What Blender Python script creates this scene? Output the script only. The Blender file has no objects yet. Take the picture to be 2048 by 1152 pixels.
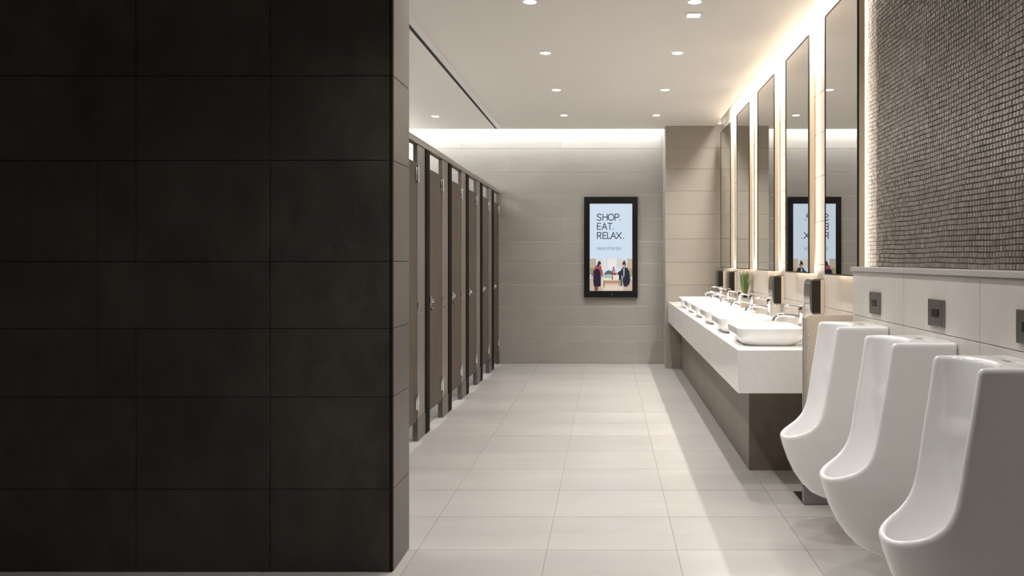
import bpy, bmesh, math, random
import numpy as np
from mathutils import Vector, Matrix

random.seed(7)
rng = np.random.default_rng(7)
S = bpy.context.scene
C = S.collection
K = 1700.0                       # focal length in pixels of the 2048 px wide frame
EYE = 1.345

# ------------------------------------------------------------------ camera, world, exposure
cam_d = bpy.data.cameras.new('camera')
cam_d.sensor_width = 36.0
cam_d.lens = K / 2048.0 * 36.0
cam_d.shift_x = -(1215 - 1024) / 2048.0
cam_d.shift_y = (520 - 576) / 2048.0
cam_d.clip_start = 0.05
cam = bpy.data.objects.new('camera', cam_d)
cam.location = (0, 0, EYE)
cam.rotation_euler = (math.pi / 2, 0, 0)
C.objects.link(cam)
S.camera = cam

w = bpy.data.worlds.new('world')
S.world = w
w.use_nodes = True
w.node_tree.nodes['Background'].inputs[0].default_value = (0.6, 0.6, 0.62, 1)
w.node_tree.nodes['Background'].inputs[1].default_value = 0.0

S.view_settings.view_transform = 'Standard'
S.view_settings.look = 'None'
S.view_settings.gamma = 1.0
S.view_settings.use_curve_mapping = False
S.view_settings.exposure = 0.11
S.cycles.caustics_reflective = False
S.cycles.caustics_refractive = False
S.cycles.sample_clamp_indirect = 6.0
S.cycles.max_bounces = 10
S.cycles.diffuse_bounces = 6
S.cycles.glossy_bounces = 5

DOWN_W = 15.5        # each ceiling spot
STALL_W = 12.0       # spots above the cubicles
FILL_LEFT_W = 185.0    # added unseen strip at the left wall, brightens the ceiling there
COVE_BACK_W = 32.0   # strip hidden in the cove of the end wall
COVE_RIGHT_W = 120.0  # strip hidden in the cove above the mirrors
MIRROR_LED = 9.0    # emission of the strips behind the mirrors
SCREEN = 0.92
ENTRY_W = 15.0        # spots of the same rows on the camera's side
WARM = (1.0, 0.935, 0.84)
NEUT = (1.0, 0.97, 0.945)
COOL = (0.97, 0.99, 1.0)


def area(name, loc, sx, sy, watts, col, rot=(0, 0, 0), spread=math.pi, shape='RECTANGLE'):
    d = bpy.data.lights.new(name, 'AREA')
    d.shape = shape
    d.size = sx
    d.size_y = sy
    d.energy = watts
    d.color = col
    d.spread = spread
    o = bpy.data.objects.new(name, d)
    o.location = loc
    o.rotation_euler = rot
    C.objects.link(o)
    return o


BACK = 0.0065 * K        # 11.05
PIER = 0.0062 * K        # 10.54
H = 3.007                # ceiling
XW = 1.44                # right wall
XL = -3.0                # left wall
XP = 1.33                # ledge wall face behind the urinals
YP = 4.612               # its far end
YF = -0.6                # wall behind the camera

area('cove_strip_end_wall', (-0.78, BACK - 0.15, H + 0.11), 4.3, 0.06, COVE_BACK_W, COOL)
area('added_fill_left_wall', (XL + 0.18, 8.0, H + 0.11), 0.06, 5.6, FILL_LEFT_W, COOL)  # added fill, no such source seen; lifts the ceiling over the cubicles
area('cove_strip_mirror_wall', (1.387, 7.38, H + 0.10), 0.05, 4.9, COVE_RIGHT_W, (1.0, 0.95, 0.88))


# ------------------------------------------------------------------ materials
def mat(name, col, rough=0.5, metal=0.0, spec=0.5, var=0.0, noise=None, bump=0.0, emit=None, coat=0.0, rvar=0.0, isle=0.0):
    """noise = (scale, stretch xyz, amount): streaks and clouds of the stone or wood itself"""
    m = bpy.data.materials.new(name)
    m.use_nodes = True
    nt = m.node_tree
    b = nt.nodes['Principled BSDF']
    b.inputs['Base Color'].default_value = (*col, 1)
    b.inputs['Roughness'].default_value = rough
    b.inputs['Metallic'].default_value = metal
    b.inputs['Specular IOR Level'].default_value = spec
    b.inputs['Coat Weight'].default_value = coat
    if emit is not None:
        b.inputs['Emission Color'].default_value = (*col, 1)
        b.inputs['Emission Strength'].default_value = emit
    if var or noise or isle:
        val = None
        if noise:
            layers = noise if isinstance(noise, list) else [noise]
            geo = nt.nodes.new('ShaderNodeNewGeometry')
            for (sc, st, am) in layers:
                mp = nt.nodes.new('ShaderNodeMapping')
                mp.inputs['Scale'].default_value = st
                nt.links.new(geo.outputs['Position'], mp.inputs[0])
                n = nt.nodes.new('ShaderNodeTexNoise')
                n.inputs['Scale'].default_value = sc
                n.inputs['Detail'].default_value = 5
                n.inputs['Roughness'].default_value = 0.6
                nt.links.new(mp.outputs[0], n.inputs['Vector'])
                mr = nt.nodes.new('ShaderNodeMapRange')
                mr.inputs['From Min'].default_value = 0.25
                mr.inputs['From Max'].default_value = 0.75
                mr.inputs['To Min'].default_value = 1 - am
                mr.inputs['To Max'].default_value = 1 + am
                nt.links.new(n.outputs[0], mr.inputs['Value'])
                if val is None:
                    val = mr.outputs[0]
                else:
                    mu = nt.nodes.new('ShaderNodeMath')
                    mu.operation = 'MULTIPLY'
                    nt.links.new(val, mu.inputs[0])
                    nt.links.new(mr.outputs[0], mu.inputs[1])
                    val = mu.outputs[0]
                last = n
            if bump:
                bp = nt.nodes.new('ShaderNodeBump')
                bp.inputs['Strength'].default_value = bump
                bp.inputs['Distance'].default_value = 0.004
                nt.links.new(last.outputs[0], bp.inputs['Height'])
                nt.links.new(bp.outputs[0], b.inputs['Normal'])
            if rvar:
                mr = nt.nodes.new('ShaderNodeMapRange')
                mr.inputs['From Min'].default_value = 0.3
                mr.inputs['From Max'].default_value = 0.7
                mr.inputs['To Min'].default_value = rough - rvar
                mr.inputs['To Max'].default_value = rough + rvar
                nt.links.new(last.outputs[0], mr.inputs['Value'])
                nt.links.new(mr.outputs[0], b.inputs['Roughness'])
        if var:
            oi = nt.nodes.new('ShaderNodeObjectInfo')
            mr = nt.nodes.new('ShaderNodeMapRange')
            mr.inputs['To Min'].default_value = 1 - var
            mr.inputs['To Max'].default_value = 1 + var
            nt.links.new(oi.outputs['Random'], mr.inputs['Value'])
            if val is None:
                val = mr.outputs[0]
            else:
                mu = nt.nodes.new('ShaderNodeMath')
                mu.operation = 'MULTIPLY'
                nt.links.new(val, mu.inputs[0])
                nt.links.new(mr.outputs[0], mu.inputs[1])
                val = mu.outputs[0]
        if isle:                                  # each separate piece its own tone
            gi = nt.nodes.new('ShaderNodeNewGeometry')
            oi = nt.nodes.new('ShaderNodeObjectInfo')
            ad = nt.nodes.new('ShaderNodeMath')
            ad.operation = 'ADD'
            fr = nt.nodes.new('ShaderNodeMath')
            fr.operation = 'FRACT'
            nt.links.new(gi.outputs['Random Per Island'], ad.inputs[0])
            nt.links.new(oi.outputs['Random'], ad.inputs[1])
            nt.links.new(ad.outputs[0], fr.inputs[0])
            mr = nt.nodes.new('ShaderNodeMapRange')
            mr.inputs['To Min'].default_value = 1 - isle
            mr.inputs['To Max'].default_value = 1 + isle
            nt.links.new(fr.outputs[0], mr.inputs['Value'])
            mu = nt.nodes.new('ShaderNodeMath')
            mu.operation = 'MULTIPLY'
            nt.links.new(val, mu.inputs[0])
            nt.links.new(mr.outputs[0], mu.inputs[1])
            val = mu.outputs[0]
        vm = nt.nodes.new('ShaderNodeVectorMath')
        vm.operation = 'SCALE'
        vm.inputs[0].default_value = col
        nt.links.new(val, vm.inputs['Scale'])
        nt.links.new(vm.outputs[0], b.inputs['Base Color'])
    return m


M = {}
M['floor'] = mat('floor_porcelain', (0.440, 0.421, 0.397), 0.30, spec=0.65, var=0.035,
                 noise=[(5, (0.3, 1.6, 1), 0.045), (1.3, (0.6, 1.8, 1), 0.11)], rvar=0.02)
M['grout_floor'] = mat('floor_grout', (0.36, 0.34, 0.31), 0.9)
M['wall'] = mat('wall_porcelain', (0.365, 0.342, 0.312), 0.5, spec=0.4, var=0.03,
                noise=[(1.2, (0.6, 0.6, 2.0), 0.06), (8, (0.3, 0.3, 3.0), 0.04)])
M['grout_wall'] = mat('wall_grout', (0.66, 0.64, 0.60), 0.9)
M['grout_plain'] = mat('beige_grout', (0.42, 0.38, 0.33), 0.9)
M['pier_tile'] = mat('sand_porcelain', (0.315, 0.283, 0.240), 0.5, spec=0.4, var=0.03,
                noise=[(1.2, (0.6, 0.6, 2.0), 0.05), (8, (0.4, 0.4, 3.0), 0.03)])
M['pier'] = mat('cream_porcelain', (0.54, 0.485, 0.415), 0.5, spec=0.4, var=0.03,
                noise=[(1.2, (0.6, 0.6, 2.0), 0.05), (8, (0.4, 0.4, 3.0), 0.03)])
M['ledge_tile'] = mat('ledge_porcelain', (0.56, 0.53, 0.495), 0.3, spec=0.5, var=0.03,
                      noise=[(2.0, (1, 1, 1), 0.06), (14, (1, 1, 1), 0.03)])
M['ledge'] = mat('ledge_stone', (0.40, 0.385, 0.365), 0.35, noise=(12, (1, 1, 1), 0.06))
M['dark'] = mat('charcoal_porcelain', (0.044, 0.040, 0.033), 0.55, spec=0.35, var=0.06,
                noise=[(1.5, (1, 1, 1), 0.50), (6, (1.4, 1, 0.7), 0.25), (45, (1, 1, 0.4), 0.14)], rvar=0.1)
M['dark_grout'] = mat('charcoal_grout', (0.020, 0.019, 0.016), 0.9)
M['taupe'] = mat('lit_charcoal_porcelain', (0.098, 0.084, 0.072), 0.38, spec=0.5, var=0.04,
                 noise=[(2.0, (1, 1, 1), 0.14), (20, (1, 1, 0.5), 0.07)])  # lit tone of the charcoal tile, the light put into its colour
M['taupe_grout'] = mat('taupe_grout', (0.09, 0.08, 0.07), 0.9)
M['ceil'] = mat('ceiling_paint', (0.92, 0.89, 0.845), 0.85, spec=0.2)
M['plaster'] = mat('white_plaster', (0.82, 0.80, 0.77), 0.85, spec=0.2)
M['white_metal'] = mat('white_enamel', (0.92, 0.91, 0.90), 0.4)
M['black'] = mat('black_void', (0.006, 0.006, 0.006), 0.6)
M['mosaic'] = mat('mosaic_chip', (0.20, 0.172, 0.150), 0.27, spec=0.5, isle=0.20,
                  noise=[(16, (1, 1, 1), 0.12), (80, (1, 2.2, 0.15), 0.28)])
M['glow_tint_chip'] = mat('glow_tint_chip', (0.60, 0.56, 0.50), 0.35, noise=(60, (1, 2, 0.2), 0.06))  # mosaic chip paled to carry the mirror glow in its colour
M['mosaic_grout'] = mat('mosaic_grout', (0.15, 0.13, 0.11), 0.9)
M['quartz'] = mat('white_quartz', (0.86, 0.845, 0.825), 0.14, spec=0.5, noise=[(2.5, (1, 1, 1), 0.03), (40, (1, 1, 1), 0.03)])
M['ceramic'] = mat('white_ceramic', (0.84, 0.835, 0.83), 0.10, spec=0.55, coat=0.3)
M['plinth'] = mat('brown_stone', (0.180, 0.152, 0.122), 0.45, var=0.05,
                  noise=[(1.6, (1, 1, 1), 0.22), (14, (1.5, 1.5, 0.5), 0.14)])
M['chrome'] = mat('chrome', (0.80, 0.80, 0.81), 0.07, metal=1.0)
M['steel'] = mat('brushed_steel', (0.30, 0.295, 0.29), 0.32, metal=1.0, noise=(60, (1, 1, 0.08), 0.10))
M['satin'] = mat('satin_nickel', (0.52, 0.50, 0.47), 0.28, metal=1.0)
M['bronze'] = mat('dark_bronze', (0.035, 0.028, 0.022), 0.35, metal=0.6)
M['gold'] = mat('champagne_metal', (0.72, 0.60, 0.44), 0.5)
M['mirror'] = mat('silvered_glass', (0.74, 0.735, 0.71), 0.0, metal=1.0)
M['lamin'] = mat('taupe_laminate', (0.160, 0.141, 0.124), 0.3, spec=0.4, noise=(4, (1, 1, 0.1), 0.05))
M['wood'] = mat('walnut_laminate', (0.092, 0.071, 0.055), 0.5, spec=0.12,
                noise=[(5, (1, 5, 0.25), 0.28), (40, (1, 3, 0.04), 0.36)])
M['dark_metal'] = mat('dark_steel', (0.016, 0.013, 0.010), 0.7, spec=0.04)
M['rail'] = mat('bronze_anodised', (0.26, 0.23, 0.20), 0.35, metal=0.4)
M['shoe'] = mat('gunmetal_shoe', (0.17, 0.155, 0.135), 0.35, metal=0.8)
M['blackplas'] = mat('black_plastic', (0.012, 0.011, 0.009), 0.22)
M['casing'] = mat('black_casing', (0.010, 0.010, 0.011), 0.22)
M['smoke'] = mat('grey_chrome', (0.20, 0.195, 0.19), 0.14, metal=1.0)
M['amber'] = mat('tan_soap', (0.60, 0.42, 0.22), 0.4)
M['panel'] = mat('beige_screen', (0.70, 0.645, 0.575), 0.38)
_n = M['panel'].node_tree
_t = _n.nodes.new('ShaderNodeBsdfTranslucent')
_t.inputs[0].default_value = (0.80, 0.72, 0.62, 1)
_x = _n.nodes.new('ShaderNodeMixShader')
_x.inputs[0].default_value = 0.45
_n.links.new(_n.nodes['Principled BSDF'].outputs[0], _x.inputs[1])
_n.links.new(_t.outputs[0], _x.inputs[2])
_n.links.new(_x.outputs[0], _n.nodes['Material Output'].inputs[0])
M['led'] = mat('led_strip', WARM, 0.5, emit=MIRROR_LED)
M['lens'] = mat('lamp_lens', (1, 0.97, 0.92), 0.5, emit=14.0)
M['leaf'] = mat('green_leaf', (0.15, 0.22, 0.06), 0.5, var=0.1, noise=(30, (1, 1, 1), 0.4))
M['leaf_pale'] = mat('pale_leaf', (0.38, 0.46, 0.14), 0.5, noise=(30, (1, 1, 1), 0.2))
M['soil'] = mat('pebble_grey', (0.45, 0.43, 0.40), 0.8, noise=(60, (1, 1, 1), 0.3))
g = bpy.data.materials.new('clear_glass')
g.use_nodes = True
gb = g.node_tree.nodes['Principled BSDF']
gb.inputs['Transmission Weight'].default_value = 1.0
gb.inputs['Roughness'].default_value = 0.02
gb.inputs['IOR'].default_value = 1.2
M['glass'] = g


def emat(name, srgb, k=1.0):
    lin = [((c / 255) / 12.92 if c / 255 <= 0.04045 else (((c / 255) + 0.055) / 1.055) ** 2.4) for c in srgb]
    m = bpy.data.materials.new(name)
    m.use_nodes = True
    b = m.node_tree.nodes['Principled BSDF']
    b.inputs['Base Color'].default_value = (0.01, 0.01, 0.01, 1)
    b.inputs['Roughness'].default_value = 0.25
    b.inputs['Specular IOR Level'].default_value = 0.2
    b.inputs['Emission Color'].default_value = (*lin, 1)
    b.inputs['Emission Strength'].default_value = k
    return m


# ------------------------------------------------------------------ object helpers
def tag(o, label=None, cat=None, group=None, kind=None):
    if label:
        o['label'] = label
    if cat:
        o['category'] = cat
    if group:
        o['group'] = group
    if kind:
        o['kind'] = kind
    return o


def empty(name, loc, label, cat, group=None):
    o = bpy.data.objects.new(name, None)
    o.empty_display_size = 0.1
    o.location = loc
    C.objects.link(o)
    return tag(o, label, cat, group)


class MB:
    def __init__(self):
        self.v, self.f, self.mi = [], [], []

    def add(self, vs, fs, mi=0):
        n = len(self.v)
        self.v += [tuple(p) for p in vs]
        self.f += [tuple(i + n for i in q) for q in fs]
        self.mi += [mi] * len(fs)
        return self

    def box(self, x0, x1, y0, y1, z0, z1, mi=0):
        return self.add([(x0, y0, z0), (x1, y0, z0), (x1, y1, z0), (x0, y1, z0),
                         (x0, y0, z1), (x1, y0, z1), (x1, y1, z1), (x0, y1, z1)],
                        [(3, 2, 1, 0), (4, 5, 6, 7), (0, 1, 5, 4), (1, 2, 6, 5), (2, 3, 7, 6), (3, 0, 4, 7)], mi)

    def cbox(self, x0, x1, y0, y1, z0, z1, c=0.003, mi=0):
        """box with every edge chamfered by c"""
        bm = bmesh.new()
        bmesh.ops.create_cube(bm, size=1)
        for v in bm.verts:
            v.co = Vector(((x0 + x1) / 2 + v.co.x * (x1 - x0), (y0 + y1) / 2 + v.co.y * (y1 - y0), (z0 + z1) / 2 + v.co.z * (z1 - z0)))
        bmesh.ops.bevel(bm, geom=bm.edges[:], offset=c, segments=2, affect='EDGES', profile=0.5)
        bm.verts.index_update()
        self.add([v.co[:] for v in bm.verts], [[v.index for v in f.verts] for f in bm.faces], mi)
        bm.free()
        return self

    def tube(self, pts, r, n=12, mi=0, caps=True):
        pts = [Vector(p) for p in pts]
        rs = r if isinstance(r, (list, tuple)) else [r] * len(pts)
        rings = []
        up = None
        for i, p in enumerate(pts):
            t = (pts[min(i + 1, len(pts) - 1)] - pts[max(i - 1, 0)]).normalized()
            if up is None:
                up = t.orthogonal().normalized()
            up = (up - t * up.dot(t)).normalized()
            b = t.cross(up)
            rings.append([p + (up * math.cos(a) + b * math.sin(a)) * rs[i] for a in [2 * math.pi * k / n for k in range(n)]])
        vs = [q for ring in rings for q in ring]
        fs = []
        for i in range(len(pts) - 1):
            for k in range(n):
                a, b2 = i * n + k, i * n + (k + 1) % n
                fs.append((a, b2, b2 + n, a + n))
        if caps:
            fs.append(tuple(reversed(range(n))))
            fs.append(tuple(range((len(pts) - 1) * n, len(pts) * n)))
        return self.add(vs, fs, mi)

    def lathe(self, prof, n=24, c=(0, 0, 0), mi=0):
        """profile of (radius, height) turned about a vertical axis"""
        vs, fs = [], []
        for (r, h) in prof:
            for k in range(n):
                a = 2 * math.pi * k / n
                vs.append((c[0] + r * math.cos(a), c[1] + r * math.sin(a), c[2] + h))
        for i in range(len(prof) - 1):
            for k in range(n):
                a, b2 = i * n + k, i * n + (k + 1) % n
                fs.append((a, b2, b2 + n, a + n))
        return self.add(vs, fs, mi)

    def prism_y(self, poly, y0, y1, mi=0):
        """polygon in (x, z) extruded along y"""
        n = len(poly)
        vs = [(x, y0, z) for x, z in poly] + [(x, y1, z) for x, z in poly]
        fs = [tuple(range(n)), tuple(reversed(range(n, 2 * n)))]
        fs += [(i, i + n, (i + 1) % n + n, (i + 1) % n) for i in range(n)]
        return self.add(vs, fs, mi)

    def mesh(self, name, mats, smooth=False):
        me = bpy.data.meshes.new(name)
        me.from_pydata(self.v, [], self.f)
        mats = mats if isinstance(mats, list) else [mats]
        for m in mats:
            me.materials.append(m)
        if len(mats) > 1:
            me.polygons.foreach_set('material_index', self.mi)
        bm = bmesh.new()
        bm.from_mesh(me)
        bmesh.ops.recalc_face_normals(bm, faces=bm.faces[:])
        bm.to_mesh(me)
        bm.free()
        if smooth:
            me.polygons.foreach_set('use_smooth', [True] * len(me.polygons))
            me.set_sharp_from_angle(angle=math.radians(38))
        return me

    def obj(self, name, mats, parent=None, smooth=False, loc=(0, 0, 0)):
        o = bpy.data.objects.new(name, self.mesh(name, mats, smooth))
        o.location = loc
        o.parent = parent
        C.objects.link(o)
        return o


def link(name, me, parent=None, loc=(0, 0, 0), rot=(0, 0, 0)):
    o = bpy.data.objects.new(name, me)
    o.location = loc
    o.rotation_euler = rot
    o.parent = parent
    C.objects.link(o)
    return o


def copy_tree(o, parent=None):
    c = o.copy()
    C.objects.link(c)
    c.parent = parent
    for ch in [x for x in S.objects if x.parent == o]:
        copy_tree(ch, c)
    return c


def ring(mb, x0, x1, a0, a1, b0, b1, t):
    """a closed rectangular frame in the y-z plane, t wide, from x0 to x1"""
    vs = []
    for x in (x0, x1):
        for i in (0, t):
            vs += [(x, a0 + i, b0 + i), (x, a1 - i, b0 + i), (x, a1 - i, b1 - i), (x, a0 + i, b1 - i)]
    fs = []
    for k in range(4):
        n = (k + 1) % 4
        fs += [(k, n, n + 4, k + 4), (k + 8, k + 12, n + 12, n + 8), (k, k + 8, n + 8, n), (k + 4, n + 4, n + 12, k + 12)]
    return mb.add(vs, fs)


_tiles = {}


def tile(parent, face, a0, a1, b0, b1, pos, m, joint=0.004, depth=0.006, cham=0.0012, name='tile', jit=0.0, jointa=None):
    """a tile with eased edges. face: '-y' '+y' '-x' '+x' or 'z'; a = horizontal range, b = vertical range, pos = plane it stands proud of"""
    wd, ht = a1 - a0 - (joint if jointa is None else jointa), b1 - b0 - joint
    key = (face, round(wd, 3), round(ht, 3), depth, m.name)
    if key not in _tiles:
        c = cham
        vs = []
        for (d, i) in ((0, 0), (depth - c, 0), (depth, c)):
            for (sx, sy) in ((-1, -1), (1, -1), (1, 1), (-1, 1)):
                u, v = sx * (wd / 2 - i), sy * (ht / 2 - i)
                vs.append({'-y': (u, -d, v), '+y': (u, d, v), '-x': (-d, u, v), '+x': (d, u, v), 'z': (u, v, d)}[face])
        fs = [(8, 9, 10, 11)]
        for L in (0, 4):
            for k in range(4):
                fs.append((L + k, L + (k + 1) % 4, L + 4 + (k + 1) % 4, L + 4 + k))
        _tiles[key] = MB().add(vs, fs).mesh(name, m)
        me = _tiles[key]
        cen = sum((f.center for f in me.polygons[:1]), Vector())
        n = me.polygons[0].normal
        want = {'-y': (0, -1, 0), '+y': (0, 1, 0), '-x': (-1, 0, 0), '+x': (1, 0, 0), 'z': (0, 0, 1)}[face]
        if n.dot(Vector(want)) < 0:
            me.flip_normals()
    ca, cb = (a0 + a1) / 2, (b0 + b1) / 2
    j = random.uniform(-jit, jit)
    loc = {'-y': (ca, pos + j, cb), '+y': (ca, pos + j, cb), '-x': (pos + j, ca, cb), '+x': (pos + j, ca, cb), 'z': (ca, cb, pos + j)}[face]
    return link(name, _tiles[key], parent, loc)


# ------------------------------------------------------------------ signed-distance surfaces (ceramics)
def smax(a, b, k):
    h = np.maximum(k - np.abs(a - b), 0) / k
    return np.maximum(a, b) + h * h * k * 0.25


def smin(a, b, k):
    return -smax(-a, -b, k)


def surface_nets(fn, lo, hi, step, name, m):
    n = [int(math.ceil((hi[i] - lo[i]) / step)) + 1 for i in range(3)]
    ax = [lo[i] + step * np.arange(n[i]) for i in range(3)]
    X, Y, Z = np.meshgrid(*ax, indexing='ij')
    D = fn(X, Y, Z)
    nx, ny, nz = n
    acc = np.zeros((nx - 1, ny - 1, nz - 1, 3))
    cnt = np.zeros((nx - 1, ny - 1, nz - 1))

    def corner(i, j, k):
        return D[i:nx - 1 + i, j:ny - 1 + j, k:nz - 1 + k]
    cs = [(i, j, k) for i in (0, 1) for j in (0, 1) for k in (0, 1)]
    for a in cs:
        for b in cs:
            if a < b and sum(abs(a[q] - b[q]) for q in range(3)) == 1:
                da, db = corner(*a), corner(*b)
                cr = (da < 0) != (db < 0)
                t = np.where(cr, da / np.where(cr, da - db, 1), 0)
                for q in range(3):
                    acc[..., q] += np.where(cr, a[q] + t * (b[q] - a[q]), 0)
                cnt += cr
    act = cnt > 0
    idx = np.full(act.shape, -1, dtype=np.int64)
    idx[act] = np.arange(act.sum())
    base = np.stack(np.meshgrid(np.arange(nx - 1), np.arange(ny - 1), np.arange(nz - 1), indexing='ij'), -1)
    P = (base[act] + acc[act] / cnt[act][:, None]) * step + np.array(lo)
    faces = []
    for axis in range(3):
        sl0 = [slice(1, -1)] * 3
        sl1 = [slice(1, -1)] * 3
        sl0[axis] = slice(0, -1)
        sl1[axis] = slice(1, None)
        s0, s1 = D[tuple(sl0)] < 0, D[tuple(sl1)] < 0
        ij = np.argwhere(s0 != s1)
        flip = s0[s0 != s1]
        off = np.ones(3, int)
        off[axis] = 0
        g0 = ij + off
        b, c = [(1, 2), (2, 0), (0, 1)][axis]
        q = []
        for (db, dc) in ((-1, -1), (0, -1), (0, 0), (-1, 0)):
            p = g0.copy()
            p[:, b] += db
            p[:, c] += dc
            q.append(idx[p[:, 0], p[:, 1], p[:, 2]])
        q = np.stack(q, 1)
        q[~flip] = q[~flip][:, ::-1]
        faces.append(q)
    F = np.concatenate(faces)
    for lam in (0.6, -0.62) * 4:                      # volume-keeping smoothing of the grid steps
        sm = np.zeros_like(P)
        ct = np.zeros(len(P))
        for a in range(4):
            for b in ((a + 1) % 4, (a + 3) % 4):
                np.add.at(sm, F[:, a], P[F[:, b]])
                np.add.at(ct, F[:, a], 1)
        P = P + lam * (sm / np.maximum(ct, 1)[:, None] - P)
    me = bpy.data.meshes.new(name)
    me.vertices.add(len(P))
    me.vertices.foreach_set('co', P.astype(np.float32).ravel())
    me.loops.add(F.size)
    me.loops.foreach_set('vertex_index', F.astype(np.int32).ravel())
    me.polygons.add(len(F))
    me.polygons.foreach_set('loop_start', np.arange(0, F.size, 4, dtype=np.int32))
    me.update(calc_edges=True)
    me.validate()
    me.polygons.foreach_set('use_smooth', [True] * len(me.polygons))
    me.materials.append(m)
    return me


# ================================================================== SETTING
# ---- floor
fl = MB().box(XL - 0.2, XW + 0.2, YF, BACK + 0.2, -0.15, -0.004).obj('floor', M['grout_floor'])
tag(fl, 'pale beige porcelain tiled floor of the washroom', 'floor', kind='structure')
TX, TY = 0.6016, 0.510
xs = [0.321 + TX * k for k in range(-6, 3)]
ys = [0.002319 * K + TY * k for k in range(-9, 16)]
for i in range(len(xs) - 1):
    for j in range(len(ys) - 1):
        a0, a1 = max(xs[i], XL), min(xs[i + 1], XW)
        b0, b1 = max(ys[j], YF), min(ys[j + 1], BACK)
        if a1 - a0 > 0.03 and b1 - b0 > 0.03:
            tile(fl, 'z', a0, a1, b0, b1, -0.004, M['floor'], joint=0.003, depth=0.004, cham=0.00005)

# ---- end wall
wb = MB().box(XL - 0.2, XW + 0.2, BACK, BACK + 0.2, 0, H + 0.4).obj('wall_back', M['grout_wall'])
tag(wb, 'beige plank tiled end wall washed by hidden ceiling light', 'wall', kind='structure')
pxs = lambda y: EYE - (y - 520) * 0.0065
rows = [H + 0.38, pxs(252), 2.788, 2.48, 2.19, 1.885, 1.592, 1.306, 1.030, 0.747, 0.487, 0.300, 0.0]
JX = {'a': 0.0455, 'b': -0.2795}
for r in range(len(rows) - 1):
    z1, z0 = rows[r], rows[r + 1]
    step, ph = (1.3, 0.0455) if r < 9 else (0.65, 0.0455)
    if r % 2:
        ph += step / 2
    if r >= 9:
        ph = -0.2795 + (0.325 if r == 10 else 0)
    k0 = math.floor((XL - ph) / step)
    x = ph + k0 * step
    while x < 0.728:
        a0, a1 = max(x, XL), min(x + step, 0.728)
        if a1 - a0 > 0.03:
            tile(wb, '-y', a0, a1, z0, z1, BACK, M['wall'], joint=0.008, depth=0.004, jointa=0.003)
        x += step

# ---- pier beside the basins
X0P = 0.7255
pier = MB().box(X0P, XW + 0.1, PIER, BACK, 0, H + 0.02).obj('trim_1', M['grout_plain'])
tag(pier, 'cream tiled pier standing out of the end wall beside the basins', 'pier', kind='structure')
pz = [H] + [EYE - (y - 520) * 0.0062 for y in (296, 338, 382, 429, 478, 525, 570, 612, 652, 686)] + [0.0]
for r in range(len(pz) - 1):
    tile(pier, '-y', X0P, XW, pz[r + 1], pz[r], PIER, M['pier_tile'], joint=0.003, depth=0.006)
    tile(pier, '-x', PIER - 0.004, BACK - 0.007, pz[r + 1], pz[r], X0P, M['wall'], joint=0.003, depth=0.006)

# ---- right wall
wr = MB().box(XW, XW + 0.2, YF, BACK + 0.2, 0, H + 0.4).obj('wall_right', M['grout_plain'])
tag(wr, 'cream tiled right wall behind the mirrors and basins', 'wall', kind='structure')
for r in range(len(pz) - 1):
    ph = 0.0 if r % 2 else 0.6
    y = YP - 0.0 - ph
    while y < PIER - 0.01:
        a0, a1 = max(y, 4.62 if pz[r] <= 1.31 else 4.78), min(y + 1.2, PIER)
        if a1 - a0 > 0.03:
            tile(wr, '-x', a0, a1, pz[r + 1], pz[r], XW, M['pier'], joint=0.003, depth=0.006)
        y += 1.2
tile(wr, '-x', 4.78, PIER, H + 0.002, H + 0.25, XW, M['pier'], joint=0.003, depth=0.006)

# ---- left wall and wall behind the camera
wl = MB().box(XL - 0.2, XL, YF, BACK + 0.2, 0, H + 0.4).obj('wall_left', M['plaster'])
tag(wl, 'pale left wall at the back of the toilet cubicles', 'wall', kind='structure')
wf = MB().box(XL - 0.2, XW + 0.2, YF - 0.2, YF, 0, H + 0.4).obj('wall_front', M['taupe'])
tag(wf, 'taupe wall behind the viewer at the entrance', 'wall', kind='structure')

# ---- ceiling: slab that stops short of the end wall and the mirror wall (light coves)
XC = 1.331
YC = BACK - 0.27
cm = MB()
cm.box(XL + 0.25, XC, YF, YC, H, H + 0.05)
cm.box(XL, XL + 0.25, YF, 5.1, H, H + 0.05)  # gap beyond here left open for the added left strip
cm.box(XC, XW, YF, 4.80, H, H + 0.05)
ce = cm.obj('ceiling', M['ceil'])
tag(ce, 'white suspended ceiling with light coves along two walls', 'ceiling', kind='structure')
ub = MB().box(XL - 0.2, XW + 0.2, YF - 0.2, BACK + 0.2, H + 0.4, H + 0.5).obj('trim_2', M['plaster'])
tag(ub, 'white slab above the suspended ceiling', 'ceiling', kind='structure')

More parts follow.
